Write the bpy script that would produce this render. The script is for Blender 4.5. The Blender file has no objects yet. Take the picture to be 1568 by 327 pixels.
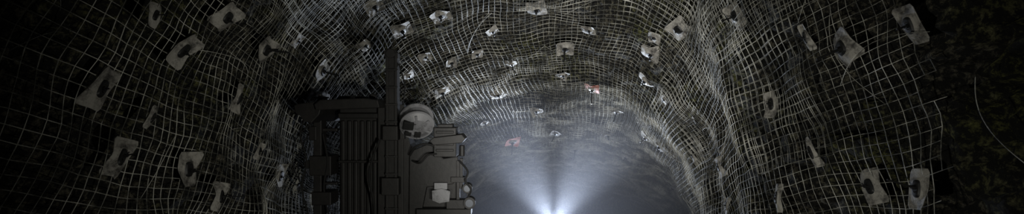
import bpy, bmesh, math, random, string
import numpy as np
from mathutils import Vector, Matrix, noise, Euler
random.seed(7)
sc=bpy.context.scene
sc.view_settings.view_transform='Standard'
CAMZ=1.5
PITCH=math.radians(16.2); YAW=math.radians(4.57)
cam_rot=Euler((math.pi/2+PITCH,0,YAW),'XYZ')
# ---------------- materials
def mat(name,base=(.5,.5,.5),rough=.7,metal=0,noise_scale=None,c2=None,bump=0,lo=.4,hi=.6,emit=None,es=0,bscale=None,tint=None,bd=.08):
    m=bpy.data.materials.new(name); m.use_nodes=True; nt=m.node_tree; b=nt.nodes['Principled BSDF']
    b.inputs['Base Color'].default_value=(*base,1); b.inputs['Roughness'].default_value=rough; b.inputs['Metallic'].default_value=metal
    tc=nt.nodes.new('ShaderNodeTexCoord')
    if noise_scale:
        n=nt.nodes.new('ShaderNodeTexNoise'); n.inputs['Scale'].default_value=noise_scale; n.inputs['Detail'].default_value=10; n.inputs['Roughness'].default_value=.75
        nt.links.new(tc.outputs['Object'],n.inputs['Vector'])
        r=nt.nodes.new('ShaderNodeValToRGB'); r.color_ramp.elements[0].position=lo; r.color_ramp.elements[1].position=hi
        r.color_ramp.elements[0].color=(*base,1); r.color_ramp.elements[1].color=(*c2,1)
        nt.links.new(n.outputs['Fac'],r.inputs['Fac']); out=r.outputs['Color']
        if tint:
            n3=nt.nodes.new('ShaderNodeTexNoise'); n3.inputs['Scale'].default_value=.8; n3.inputs['Detail'].default_value=4
            nt.links.new(tc.outputs['Object'],n3.inputs['Vector'])
            mr=nt.nodes.new('ShaderNodeMapRange'); mr.inputs[1].default_value=.48; mr.inputs[2].default_value=.62
            nt.links.new(n3.outputs['Fac'],mr.inputs[0])
            mx=nt.nodes.new('ShaderNodeMix'); mx.data_type='RGBA'; mx.blend_type='MULTIPLY'
            nt.links.new(mr.outputs[0],mx.inputs[0]); nt.links.new(out,mx.inputs[6]); mx.inputs[7].default_value=(*tint,1); out=mx.outputs[2]
        nt.links.new(out,b.inputs['Base Color'])
    if bump:
        n2=nt.nodes.new('ShaderNodeTexNoise'); n2.inputs['Scale'].default_value=bscale or 14; n2.inputs['Detail'].default_value=9; n2.inputs['Roughness'].default_value=.7
        nt.links.new(tc.outputs['Object'],n2.inputs['Vector'])
        bp=nt.nodes.new('ShaderNodeBump'); bp.inputs['Strength'].default_value=bump; bp.inputs['Distance'].default_value=bd
        nt.links.new(n2.outputs['Fac'],bp.inputs['Height']); nt.links.new(bp.outputs['Normal'],b.inputs['Normal'])
    if emit:
        b.inputs['Emission Color'].default_value=(*emit,1); b.inputs['Emission Strength'].default_value=es
    return m
M_rock=mat('rock',(.006,.006,.0045),.95,0,17,(.42,.385,.28),1.0,.50,.68,tint=(.9,1.0,.4),bscale=12,bd=.2)
M_wire=mat('galvanised_wire',(.07,.07,.06),.6,0.0,2.5,(.58,.57,.51),0,.45,.6)
M_plate=mat('plate_steel',(.05,.046,.042),.6,0.1,10,(.33,.315,.285),.3,.38,.54,bscale=30)
M_red=mat('plate_rust',(.36,.08,.06),.7,0,12,(.45,.24,.20),.2,.42,.58)
M_bolt=mat('bolt_steel',(.015,.015,.015),.5,.3)
M_dark=mat('rig_paint',(.005,.0045,.0043),.6,0,6,(.015,.013,.012),.1,.4,.7)
M_blk=mat('rubber',(.003,.003,.003),.8)
M_grey=mat('worn_grey',(.05,.05,.05),.5,0,4,(.19,.19,.20),.1,.36,.5)
M_floor=mat('mud',(.03,.027,.022),.9,0,4,(.07,.06,.05),.8)
M_lamp=mat('lamp_lens',(.9,.9,1),.2,emit=(.75,.85,1),es=12)
M_glass=mat('dead_lens',(.08,.09,.11),.3)

# ---------------- tunnel form
ST=[(-2.5,3.0,2.9,3.3,2.4,2.4),(1.5,2.8,2.55,3.3,2.4,2.5),(3.0,2.8,2.4,3.35,2.4,2.9),(4.2,2.95,2.2,3.4,2.4,3.4),
(5.3,3.1,1.9,3.4,2.4,4.2),(6.3,3.1,2.1,3.15,2.4,2.7),(8,3.1,2.3,2.85,2.3,2.4),(10,3.2,2.8,2.6,2.2,2.3),(13,3.4,3.4,2.45,2.2,2.2),(16,3.6,3.9,2.35,2.2,2.2),(24,3.6,3.9,2.3,2.2,2.2)]
A=np.array(ST)
def prof(Y,N):
    L,R,H,nl,nr=[np.interp(Y,A[:,0],A[:,k]) for k in range(1,6)]
    t=np.linspace(0,math.pi,400); c=np.cos(t); s=np.clip(np.sin(t),0,1)
    x=np.where(c<0,R*np.abs(c)**(2/nr),-L*np.abs(c)**(2/nl))
    z=CAMZ+H*np.where(c<0,s**(2/nr),s**(2/nl))
    x=np.concatenate([[-L*1.0],x,[R]]); z=np.concatenate([[-.1],z,[-.1]])
    dl=np.concatenate([[0],np.cumsum(np.hypot(np.diff(x),np.diff(z)))])
    q=np.linspace(0,dl[-1],N)
    return np.interp(q,dl,x),np.interp(q,dl,z)
def grid(y0,y1,dy,N):
    ys=np.arange(y0,y1+1e-6,dy); P=np.zeros((len(ys),N,3))
    for i,Y in enumerate(ys):
        xs=zs=0
        for o,w in((-.35,.25),(0,.5),(.35,.25)):
            a,b=prof(Y+o,N); xs=xs+w*a; zs=zs+w*b
        P[i,:,0]=xs;P[i,:,1]=Y;P[i,:,2]=zs
    du=np.gradient(P,axis=1); dv=np.gradient(P,axis=0)
    n=np.cross(du,dv); n/=np.linalg.norm(n,axis=2,keepdims=True)+1e-9
    cen=P.copy(); cen[:,:,0]=0; cen[:,:,2]=1.8
    sg=np.sign(np.sum((cen-P)*n,axis=2,keepdims=True)); sg[sg==0]=1
    return P,n*sg
def big(p): 
    v=Vector(p); return .18*noise.noise(v*.55)+.10*noise.noise(v*1.3+Vector((9,3,1)))
def pillow(p):
    v=Vector(p); return .06*noise.noise(v*2.1+Vector((4,4,7)))+.022*noise.noise(v*5)
def rockn(p):
    v=Vector(p)
    r=.12*noise.fractal(v*1.5+Vector((3,8,2)),.8,2.1,6)
    c=noise.cell(v*2.6+noise.noise_vector(v*1.5)*.8); c2=noise.cell(v*6+noise.noise_vector(v*3)*.9)
    return r+.14*(c-.5)+.09*(c2-.5)
P,Nn=grid(-2.5,22,.04,330)
ny,nu,_=P.shape
V=[]
for i in range(ny):
    for j in range(nu):
        p=P[i,j]; o=big(p)-.17+min(rockn(p),.13); q=p+Nn[i,j]*o
        V.append((q[0],q[1],q[2]))
F=[(i*nu+j,i*nu+j+1,(i+1)*nu+j+1,(i+1)*nu+j) for i in range(ny-1) for j in range(nu-1)]
def mk(name,V,F,m,smooth=True,parent=None):
    me=bpy.data.meshes.new(name); me.from_pydata(V,[],F)
    for mm in (m if isinstance(m,list) else [m]): me.materials.append(mm)
    if smooth: me.polygons.foreach_set('use_smooth',[True]*len(me.polygons))
    me.update(); o=bpy.data.objects.new(name,me); sc.collection.objects.link(o)
    if parent:o.parent=parent
    return o
mk('tunnel_rock_wall',V,F,M_rock)
bm=bmesh.new(); bmesh.ops.create_grid(bm,x_segments=60,y_segments=160,size=1)
for v in bm.verts:
    v.co.x*=4.3; v.co.y=v.co.y*12.3+9.8; v.co.z=.03*noise.noise(v.co*1.5)
me=bpy.data.meshes.new('floor'); bm.to_mesh(me); bm.free(); me.materials.append(M_floor); o=bpy.data.objects.new('floor',me); sc.collection.objects.link(o)
for nm,Y in(('wall_end',21.9),('wall_back',-2.4)):
    bm=bmesh.new(); bmesh.ops.create_grid(bm,x_segments=70,y_segments=60,size=1)
    for v in bm.verts:
        x=v.co.x*4.4; z=v.co.y*2.9+2.4; v.co=Vector((x,Y+.3*noise.fractal(Vector((x,Y,z))*.8,1,2,5),z))
    me=bpy.data.meshes.new(nm); bm.to_mesh(me); bm.free(); me.materials.append(M_rock); o=bpy.data.objects.new(nm,me); sc.collection.objects.link(o)

# ---------------- welded mesh
WV=[];WF=[]
def tube(pts,r,VV=None,FF=None,seg=4):
    VV=WV if VV is None else VV; FF=WF if FF is None else FF
    n=len(pts)
    if n<2:return
    pts=[Vector(p) for p in pts]; b0=len(VV)
    for k,p in enumerate(pts):
        t=(pts[min(k+1,n-1)]-pts[max(k-1,0)]).normalized()
        a=t.cross(Vector((.3,.2,.93)))
        if a.length<.2:a=t.cross(Vector((1,0,0)))
        a.normalize(); b=t.cross(a)
        for s in range(seg):
            an=2*math.pi*s/seg; VV.append(tuple(p+(a*math.cos(an)+b*math.sin(an))*r))
    for k in range(n-1):
        for s in range(seg):
            FF.append((b0+k*seg+s,b0+k*seg+(s+1)%seg,b0+(k+1)*seg+(s+1)%seg,b0+(k+1)*seg+s))
DY=.075; NU=164
G,GN=grid(1.6,18,DY,NU)
ny,nu,_=G.shape
Q=np.zeros_like(G)
for i in range(ny):
    for j in range(nu):
        p=G[i,j]; jit=noise.noise_vector(Vector(p)*1.1)*.08+noise.noise_vector(Vector(p)*4)*.016
        Q[i,j]=p+GN[i,j]*(big(p)+pillow(p))+np.array(jit)
jl,jr=10,nu-10
JM=nu*58//100
WR=.0025
starts={j:(0 if j<JM else 22+int(4*noise.noise(Vector((j*.35,0,0)))+random.randint(-1,1))) for j in range(nu)}
for i in range(ny):
    run=[]
    for j in range(jl,jr):
        if i>=starts[j]: run.append(Q[i,j])
        else:
            tube(run,WR); run=[]
    tube(run,WR)
for j in range(jl,jr):
    tube([Q[i,j] for i in range(starts[j],ny)],WR)
def surf(a,b):
    a=min(max(a,0),ny-1.001); b=min(max(b,0),nu-1.001); i=int(a);j=int(b);x=a-i;y=b-j
    return Q[i,j]*(1-x)*(1-y)+Q[i+1,j]*x*(1-y)+Q[i,j+1]*(1-x)*y+Q[i+1,j+1]*x*y, GN[i,j]
for k in range(58):
    i0=random.randint(26,ny-50); w=random.randint(14,32); j0=random.randint(jl,jr-38); h=random.randint(16,36)
    fi,fj=random.random(),random.random(); sk=random.uniform(-.1,.1); lift=random.uniform(.01,.05)
    def S(a,b):
        q,n=surf(a,b)
        return q+n*(lift+.03*noise.noise(Vector(q)*3+Vector((k,0,0))))
    for a in range(w): tube([S(i0+a+fi+sk*b,j0+b+fj-sk*a) for b in range(h)],WR)
    for b in range(h): tube([S(i0+a+fi+sk*b,j0+b+fj-sk*a) for a in range(w)],WR)
for k in range(110):
    i=random.randint(5,ny-60); j=random.randint(jl,jr-12)
    if i<26 and j>nu*.55: continue
    p=Vector(Q[i,j]); n=Vector(GN[i,j]); d=Vector((random.uniform(-1,1),random.uniform(-1,1),random.uniform(-1,1))).normalized(); d=(d-n*d.dot(n)).normalized()
    L=random.uniform(.3,.9); bow=random.uniform(.03,.12); c=n.cross(d)
    tube([p+d*L*t+n*(.02+bow*math.sin(math.pi*t))+c*L*.25*math.sin(2.2*t) for t in [q/10 for q in range(11)]],WR*.9)
mk('welded_wire_mesh',WV,WF,M_wire,False)

# ---------------- bolt plates: table of (row, ring, half sizes) in mesh-sheet coordinates, base-62 packed
TAB='1z2Mkp2g2Lor1m2rhA282kdw0V25fE1a1Odv1I1Omv3d1XiG291Fdw3i2Zrs3N3VAA3L4lBB4x3Ill5h40AA3e3Mqq3S5pAA3N6Uuv4t6KEE4M5KCC4W6Qyy5R65ww834BJJ8V5MHH6z76FF6u7muu2G7rlC2D8bgQ1P83rJ1o86iR3Z8meP1Y8RhO1A8ThO2N8Qbx5S4Hyy4E7Ccc9d7Rlv3y2Pkk4i4Vkk3t7tbl4H4Djj6v5dqq6z6sqq4I4ijj5q5Hnn4W7bhe4n5Zll2J32eh3v3rjh4a6Jkk4j42kk5350kk408I9p7J5rqq7q6pqq9r4Vss8A6Nqq6P4gmm567Xbk3G2vbk3O1Zam2E269l1j228j122waj257Saq2n8C9u'
B62=string.digits+string.ascii_lowercase+string.ascii_uppercase
PV=[];PF=[];PM=[]
def plate(c,n,hx,hy,red=False):
    wall=abs(n.z)<.6
    n=(n+Vector([random.uniform(-.2,.2) for _ in range(3)])).normalized()
    if wall:
        ay=Vector((0,0,1)); ay=(ay-n*ay.dot(n)).normalized(); ax=ay.cross(n); ro=random.uniform(-.3,.3)
    else:
        ax=Vector((0,1,0)); ax=(ax-n*ax.dot(n)).normalized(); ay=n.cross(ax); ro=random.uniform(-.5,.5)
    ex=ax*math.cos(ro)+ay*math.sin(ro); ey=n.cross(ex)
    half=(hx+hy)/2
    cb=[random.uniform(-.7,.7) for _ in range(4)]
    b0=len(PV); S=32; fr=[.2,.34,.44,.56,.78,.97,1.0,.99]; hz=[.24,.22,.12,.03,.0,.0,-.02,-.05]
    for f,h in zip(fr,hz):
        for s in range(S):
            a=2*math.pi*(s+.5)/S; ca,sa=math.cos(a),math.sin(a)
            k=1/max((abs(ca)**12+abs(sa)**12)**(1/12),1e-6); kk=1*(1-f)+k*f
            x,y=ca*f*kk,sa*f*kk
            cc=max(0,f-.5)*2*abs(x*y)*cb[int(s//(S/4))]
            q=c+ex*x*hx+ey*y*hy+n*(h+cc+.08)*half; PV.append(tuple(q))
    for r in range(len(fr)-1):
        for s in range(S):
            PF.append((b0+r*S+s,b0+r*S+(s+1)%S,b0+(r+1)*S+(s+1)%S,b0+(r+1)*S+s)); PM.append(1 if red and r>=3 else (2 if r<=(1 if wall else 0) else 0))
    def prism(r,z0,z1,m,sd,tilt):
        b=len(PV)
        for z,rr in((z0,r),(z1,r*.96)):
            for s in range(sd):
                a=2*math.pi*s/sd; PV.append(tuple(c+(ex*math.cos(a)+ey*math.sin(a))*rr+n*z+tilt*max(z,0)))
        for s in range(sd): PF.append((b+s,b+(s+1)%sd,b+sd+(s+1)%sd,b+sd+s)); PM.append(m)
        PF.append(tuple(b+sd+s for s in range(sd))); PM.append(m)
    tl=ex*random.uniform(-.3,.3)+ey*random.uniform(-.3,.3)
    mh=min(hx,hy)
    prism(mh*.28,half*.2,half*.32,2,12,tl*.0)
    prism(mh*.2,half*.30,half*.50,2,6,tl)
    prism(mh*.09,half*.3,half*random.choice([.75,.9,1.1,1.9]),2,8,tl)
for k in range(0,len(TAB),6):
    v=[B62.index(ch) for ch in TAB[k:k+6]]
    a=(v[0]*62+v[1])/4; b=(v[2]*62+v[3])/4; hx=v[4]/200*.86; hy=v[5]/200*.88
    q,n=surf(a,b); n=Vector(n)
    cap=.13 if a<110 else .16
    hx=min(hx,cap); hy=min(hy,cap)
    plate(Vector(q)+n*.02,n,hx,hy,red=k//6 in (20,21))
po=mk('rock_bolt_plates',PV,PF,[M_plate,M_red,M_bolt],False)
po.data.polygons.foreach_set('material_index',PM)

# ---------------- drill rig
rig=bpy.data.objects.new('drill_rig',None); sc.collection.objects.link(rig)
MB=Matrix.Translation((-1.757,5.58,1.942))@Euler((PITCH,0,YAW),'XYZ').to_matrix().to_4x4()
U=171.0
def L(px,py,y=0): return Vector(((px-736)/U,y,(400-py)/U))
def add(name,bm,m,M=MB,bevel=0,smooth=False):
    if M is not None: bm.transform(M)
    me=bpy.data.meshes.new(name); bm.to_mesh(me); bm.free(); me.materials.append(m)
    if smooth:
        for p in me.polygons:p.use_smooth=True
    o=bpy.data.objects.new(name,me); sc.collection.objects.link(o); o.parent=rig
    if bevel:
        b=o.modifiers.new('b','BEVEL'); b.width=bevel; b.segments=2; b.limit_method='ANGLE'
    return o
def bx(bm,px0,py0,px1,py1,y0,y1):
    r=bmesh.ops.create_cube(bm,size=1); a=L(px0,py1,y0); b=L(px1,py0,y1)
    for v in r['verts']: v.co=Vector((a.x if v.co.x<0 else b.x,a.y if v.co.y<0 else b.y,a.z if v.co.z<0 else b.z))
def poly(bm,pts,y0,y1):
    f=[bm.verts.new(L(x,y,y0)) for x,y in pts]; g=[bm.verts.new(L(x,y,y1)) for x,y in pts]; n=len(pts)
    bm.faces.new(f); bm.faces.new(g[::-1])
    for i in range(n): bm.faces.new((f[i],g[i],g[(i+1)%n],f[(i+1)%n]))
    bmesh.ops.recalc_face_normals(bm,faces=bm.faces)
def cyl(bm,c,r,d,axis='Y',seg=24,r2=None):
    R=Matrix.Rotation(math.pi/2,4,'X') if axis=='Y' else (Matrix.Rotation(math.pi/2,4,'Y') if axis=='X' else Matrix.Identity(4))
    return bmesh.ops.create_cone(bm,cap_ends=True,segments=seg,radius1=r,radius2=r if r2 is None else r2,depth=d,matrix=Matrix.Translation(c)@R)
def hose(name,pts,r,m=None):
    VV=[];FF=[]; P2=[L(*p) for p in pts]; out=[]
    for i in range(len(P2)-1):
        p0=P2[max(i-1,0)];p1=P2[i];p2=P2[i+1];p3=P2[min(i+2,len(P2)-1)]
        for t in [q/8 for q in range(8)]:
            out.append(.5*((2*p1)+(p2-p0)*t+(2*p0-5*p1+4*p2-p3)*t*t+(3*p1-p0-3*p2+p3)*t**3))
    out.append(P2[-1]); tube([MB@p for p in out],r,VV,FF,8)
    o=mk(name,VV,FF,m or M_blk,True,rig)
bm=bmesh.new(); bx(bm,729,104,744,640,-.05,.05); bx(bm,726,100,731,640,-.07,.07); bx(bm,742,100,747,640,-.07,.07)
for k in range(14): bx(bm,725,130+k*32,748,134+k*32,-.075,-.05)
poly(bm,[(724,110),(722,97),(730,92),(741,94),(748,101),(748,112),(741,108)],-.06,.06)
cyl(bm,L(735,102,0),.05,.16); add('feed_mast',bm,M_dark,bevel=.004)
bm=bmesh.new(); bx(bm,709,196,728,520,-.02,.22); bx(bm,745,246,756,520,0,.2); poly(bm,[(746,262),(762,246),(768,270),(778,288),(776,400),(774,500),(746,500)],.02,.3)
bx(bm,722,235,750,262,-.12,.0); bx(bm,720,330,752,362,-.12,.0); add('mast_carriage',bm,M_dark,bevel=.008)
bm=bmesh.new(); bx(bm,634,200,712,520,.05,.75)
for k in range(6): bx(bm,638+k*12,226,645+k*12,500,.02,.06)
bx(bm,634,212,712,222,.0,.06); bx(bm,634,300,712,305,.0,.06); add('cab_body',bm,M_dark,bevel=.01)
bm=bmesh.new(); poly(bm,[(612,196),(622,188),(700,185),(724,188),(727,202),(615,206)],-.35,.8)
poly(bm,[(573,198),(580,195),(616,190),(622,200),(618,214),(604,229),(590,226),(584,216),(576,212)],-.3,.75)
bx(bm,640,180,662,188,-.1,.2); bx(bm,676,181,690,187,-.2,.1); poly(bm,[(600,193),(604,176),(608,176),(612,193)],-.1,-.05); bx(bm,596,182,622,185,-.12,-.06)
cyl(bm,L(700,182,0),.035,.1); add('canopy',bm,M_dark,bevel=.008)
bm=bmesh.new(); bx(bm,593,222,608,520,-.08,.08); bx(bm,588,290,628,326,-.12,.14); bx(bm,586,236,600,262,-.1,.1); bx(bm,592,356,628,380,-.12,.12); bx(bm,606,240,634,246,-.03,.03); bx(bm,606,340,634,345,-.03,.03)
cyl(bm,L(584,306,-.05),.045,.1); add('canopy_post',bm,M_dark,bevel=.008)
# cable drum
bm=bmesh.new()
c=L(783,227,-.05)
for yy in(-.07,.07):
    cyl(bm,Vector((0,yy,0)),.185,.018,seg=40)
    r=bmesh.ops.create_cone(bm,cap_ends=True,segments=40,radius1=.17,radius2=.10,depth=.04,matrix=Matrix.Translation((0,yy*1.4,0))@Matrix.Rotation(math.pi/2*(1 if yy<0 else -1),4,'X'))
cyl(bm,Vector((0,0,0)),.15,.14,seg=32)
for a in range(6):
    an=a*math.pi/3+.3; r=bmesh.ops.create_cube(bm,size=1)
    for v in r['verts']: v.co=Matrix.Rotation(an,4,'Y')@Vector((v.co.x*.10+.1,v.co.y*.02-.115,v.co.z*.022))
bm.transform(Matrix.Translation(c)@Euler((.62,.1,.3)).to_matrix().to_4x4()); add('cable_drum',bm,M_grey,bevel=.003)
bm=bmesh.new()
for (x0,z0,x1,z1) in ((-.15,-.03,-.04,.07),(-.02,-.12,.05,-.05),(-.12,-.11,-.05,-.06)):
    r=bmesh.ops.create_cube(bm,size=1)
    for v in r['verts']: v.co=Vector((x0 if v.co.x<0 else x1,-.135 if v.co.y<0 else -.08,z0 if v.co.z<0 else z1))
bm.transform(Matrix.Translation(c)@Euler((.62,.1,.3)).to_matrix().to_4x4()); add('drum_clamps',bm,M_blk,bevel=.008)
bm=bmesh.new(); cyl(bm,L(783,227,-.03),.04,.30,seg=20); poly(bm,[(745,212),(770,220),(786,240),(776,256),(746,258)],.08,.16); bx(bm,752,196,760,260,-.06,.04); add('drum_bracket',bm,M_dark,bevel=.004)
bm=bmesh.new()
poly(bm,[(768,292),(776,280),(800,270),(812,258),(820,262),(820,288),(832,296),(858,292),(862,320),(850,344),(800,350),(790,400),(786,500),(766,500)],-.02,.2)
add('side_arm',bm,M_dark,bevel=.01)
bm=bmesh.new(); bx(bm,816,238,857,292,-.12,.14); poly(bm,[(809,262),(816,256),(868,250),(875,258),(868,266),(816,270)],-.16,.1); bx(bm,822,232,850,239,-.08,.08)
for k in range(4): bx(bm,820,244+k*11,853,249+k*11,-.13,-.11)
cyl(bm,L(866,282,0),.03,.12,'Z'); add('control_box',bm,M_dark,bevel=.008)
bm=bmesh.new(); bx(bm,862,296,868,352,-.03,.03); bx(bm,784,388,884,400,-.1,.1); bx(bm,846,330,872,340,-.05,.05); bx(bm,838,372,872,392,-.06,.06); bx(bm,856,300,862,400,-.03,.03); bx(bm,780,335,860,420,.05,.1); add('lamp_frame',bm,M_dark,bevel=.004)
bm=bmesh.new(); poly(bm,[(812,354),(830,350),(846,355),(844,374),(826,377),(813,372)],-.1,-.06); bx(bm,816,340,840,352,-.08,-.04); add('junction_panel',bm,M_grey,bevel=.003)
for k,(x,y,r) in enumerate(((877,350,.05),(881,377,.06))):
    bm=bmesh.new(); cyl(bm,L(x,y,-.02),r,.12,r2=r*.75); cyl(bm,L(x,y,-.085),r*1.08,.02); cyl(bm,L(x,y+12,0),.012,.1); add('work_lamp_%d'%(k+1),bm,M_dark,bevel=.003)
    bm=bmesh.new(); cyl(bm,L(x,y,-.098),r*.7,.01); add('lamp_glass_%d'%(k+1),bm,M_glass)
hose('hose_1',[(862,300,-.05),(878,318,-.1),(874,336,-.1),(884,352,-.1),(876,372,-.06)],.011)
hose('hose_2',[(770,290,-.05),(782,274,-.12),(800,268,-.12),(818,272,-.1)],.013)
hose('hose_3',[(775,300,-.05),(792,302,-.15),(806,288,-.15),(822,286,-.12)],.010)
hose('hose_4',[(748,120,0),(758,160,.02),(754,200,.02),(750,250,0)],.008)
hose('hose_5',[(584,212,-.1),(572,250,-.12),(582,300,-.1),(574,350,-.1),(588,420,-.05)],.010)
hose('hose_6',[(612,250,-.1),(622,300,-.12),(614,350,-.1),(624,420,-.05)],.010)
hose('hose_7',[(716,260,-.1),(700,320,-.16),(708,380,-.14),(704,460,-.05)],.012)
hose('hose_8',[(590,228,-.05),(562,262,-.1),(560,310,-.12),(580,352,-.1),(592,360,-.05)],.007)
hose('hose_9',[(588,240,-.05),(566,300,-.1),(576,372,-.1),(566,420,-.05)],.006)
I=Matrix.Identity(4)
def wb(bm,x0,x1,y0,y1,z0,z1):
    r=bmesh.ops.create_cube(bm,size=1)
    for v in r['verts']: v.co=Vector((x0 if v.co.x<0 else x1,y0 if v.co.y<0 else y1,z0 if v.co.z<0 else z1))
bm=bmesh.new(); wb(bm,-2.45,-1.0,5.3,9.4,.5,1.25); wb(bm,-2.3,-1.2,7.2,9.3,1.25,1.65); wb(bm,-2.5,-.95,5.2,5.6,.6,1.0); add('carrier_chassis',bm,M_dark,I,bevel=.05)
for k,(x,y) in enumerate(((-2.5,6.2),(-.95,6.2),(-2.5,8.6),(-.95,8.6))):
    bm=bmesh.new(); cyl(bm,Vector((x,y,.52)),.52,.34,'X',36); cyl(bm,Vector((x,y,.52)),.25,.38,'X',20)
    for t in range(24):
        an=t*math.pi/12; r=bmesh.ops.create_cube(bm,size=1)
        for v in r['verts']: v.co=Vector((x,y,.52))+Matrix.Rotation(an,3,'X')@Vector((v.co.x*.34,v.co.y*.05,v.co.z*.05+.51))
    add('wheel_%d'%(k+1),bm,M_blk,I,bevel=.01)

# ---------------- hanging cable on the bare right-hand rock
VV=[];FF=[]
tube([Vector((2.27,2.78,2.42-.5*t)) + Vector((-.05*math.sin(3*t),-.16*t*t,0)) for t in [q/16 for q in range(17)]],.0025,VV,FF,6)
mk('hanging_cable',VV,FF,M_wire)

# ---------------- light stand down the tunnel
st=bpy.data.objects.new('work_light_stand',None); sc.collection.objects.link(st)
LS=Vector((0,13,0)); VV=[];FF=[]
tube([LS+Vector((0,0,.9)),LS+Vector((0,0,2.2))],.025,VV,FF,10)
for a in range(3):
    an=a*2.094+.5; tube([LS+Vector((0,0,1.1)),LS+Vector((.6*math.cos(an),.6*math.sin(an),0.02))],.018,VV,FF,8)
tube([LS+Vector((-.3,0,2.18)),LS+Vector((.3,0,2.18))],.02,VV,FF,8)
mk('tripod',VV,FF,M_bolt,True,st)
for k,x in enumerate((-.2,.2)):
    bm=bmesh.new(); wb(bm,x-.13,x+.13,12.95,13.08,2.06,2.28); o=add('lamp_head_%d'%(k+1),bm,M_bolt,I,bevel=.01); o.parent=st
    bm=bmesh.new(); wb(bm,x-.11,x+.11,12.935,12.95,2.08,2.26); o=add('lamp_lens_%d'%(k+1),bm,M_lamp,I); o.parent=st

cam=bpy.data.cameras.new('camera'); co=bpy.data.objects.new('camera',cam); sc.collection.objects.link(co); sc.camera=co
cam.sensor_width=36; cam.lens=18; co.location=(0,0,CAMZ); co.rotation_euler=cam_rot
w=bpy.data.worlds.new('w'); sc.world=w; w.use_nodes=True; w.node_tree.nodes['Background'].inputs[0].default_value=(0,0,0,1)
def spot(name,loc,tgt,e,ang,col=(1,1,1),size=.05,blend=.5):
    l=bpy.data.lights.new(name,'SPOT'); l.energy=e; l.spot_size=math.radians(ang); l.color=col; l.shadow_soft_size=size; l.spot_blend=blend
    o=bpy.data.objects.new(name,l); sc.collection.objects.link(o); o.location=loc
    o.rotation_euler=(Vector(tgt)-Vector(loc)).to_track_quat('-Z','Y').to_euler(); return o
spot('added_front_fill',(1.1,.6,.8),(-1.3,6.6,3.5),330,90,(1,.985,.88),.04,1)  # spots added near the camera to light walls and roof; no vehicle
spot('added_front_fill',(-1.0,.6,.9),(1.7,6.0,3.2),210,78,(1,.985,.88),.04,1)
spot('added_front_fill',(.3,.8,1.0),(.3,8.4,4.2),1250,47,(1,.98,.94),.04,1)
spot('tunnel_light',(0,12.8,2.22),(0,0,3.2),900,105,(.70,.80,1),.25,1)
spot('tunnel_light',(-.03,12.8,2.22),(-1.5,6,4.7),3200,28,(.76,.85,1),.06,1)
spot('tunnel_light',(.03,12.8,2.22),(1.5,6,4.5),3200,28,(.76,.85,1),.06,1)
bm=bmesh.new(); bmesh.ops.create_cube(bm,size=1)
for v in bm.verts: v.co=Vector((v.co.x*8.2,v.co.y*12.8+14.7,v.co.z*4.6+2.3))
me=bpy.data.meshes.new('dust_haze'); bm.to_mesh(me); bm.free()
m=bpy.data.materials.new('haze'); m.use_nodes=True; nt=m.node_tree; nt.nodes.clear()
vs=nt.nodes.new('ShaderNodeVolumeScatter'); vs.inputs['Density'].default_value=.06; vs.inputs['Color'].default_value=(.85,.88,1,1); vs.inputs['Anisotropy'].default_value=.0
ou=nt.nodes.new('ShaderNodeOutputMaterial'); nt.links.new(vs.outputs[0],ou.inputs['Volume']); me.materials.append(m)
o=bpy.data.objects.new('dust_haze',me); sc.collection.objects.link(o)
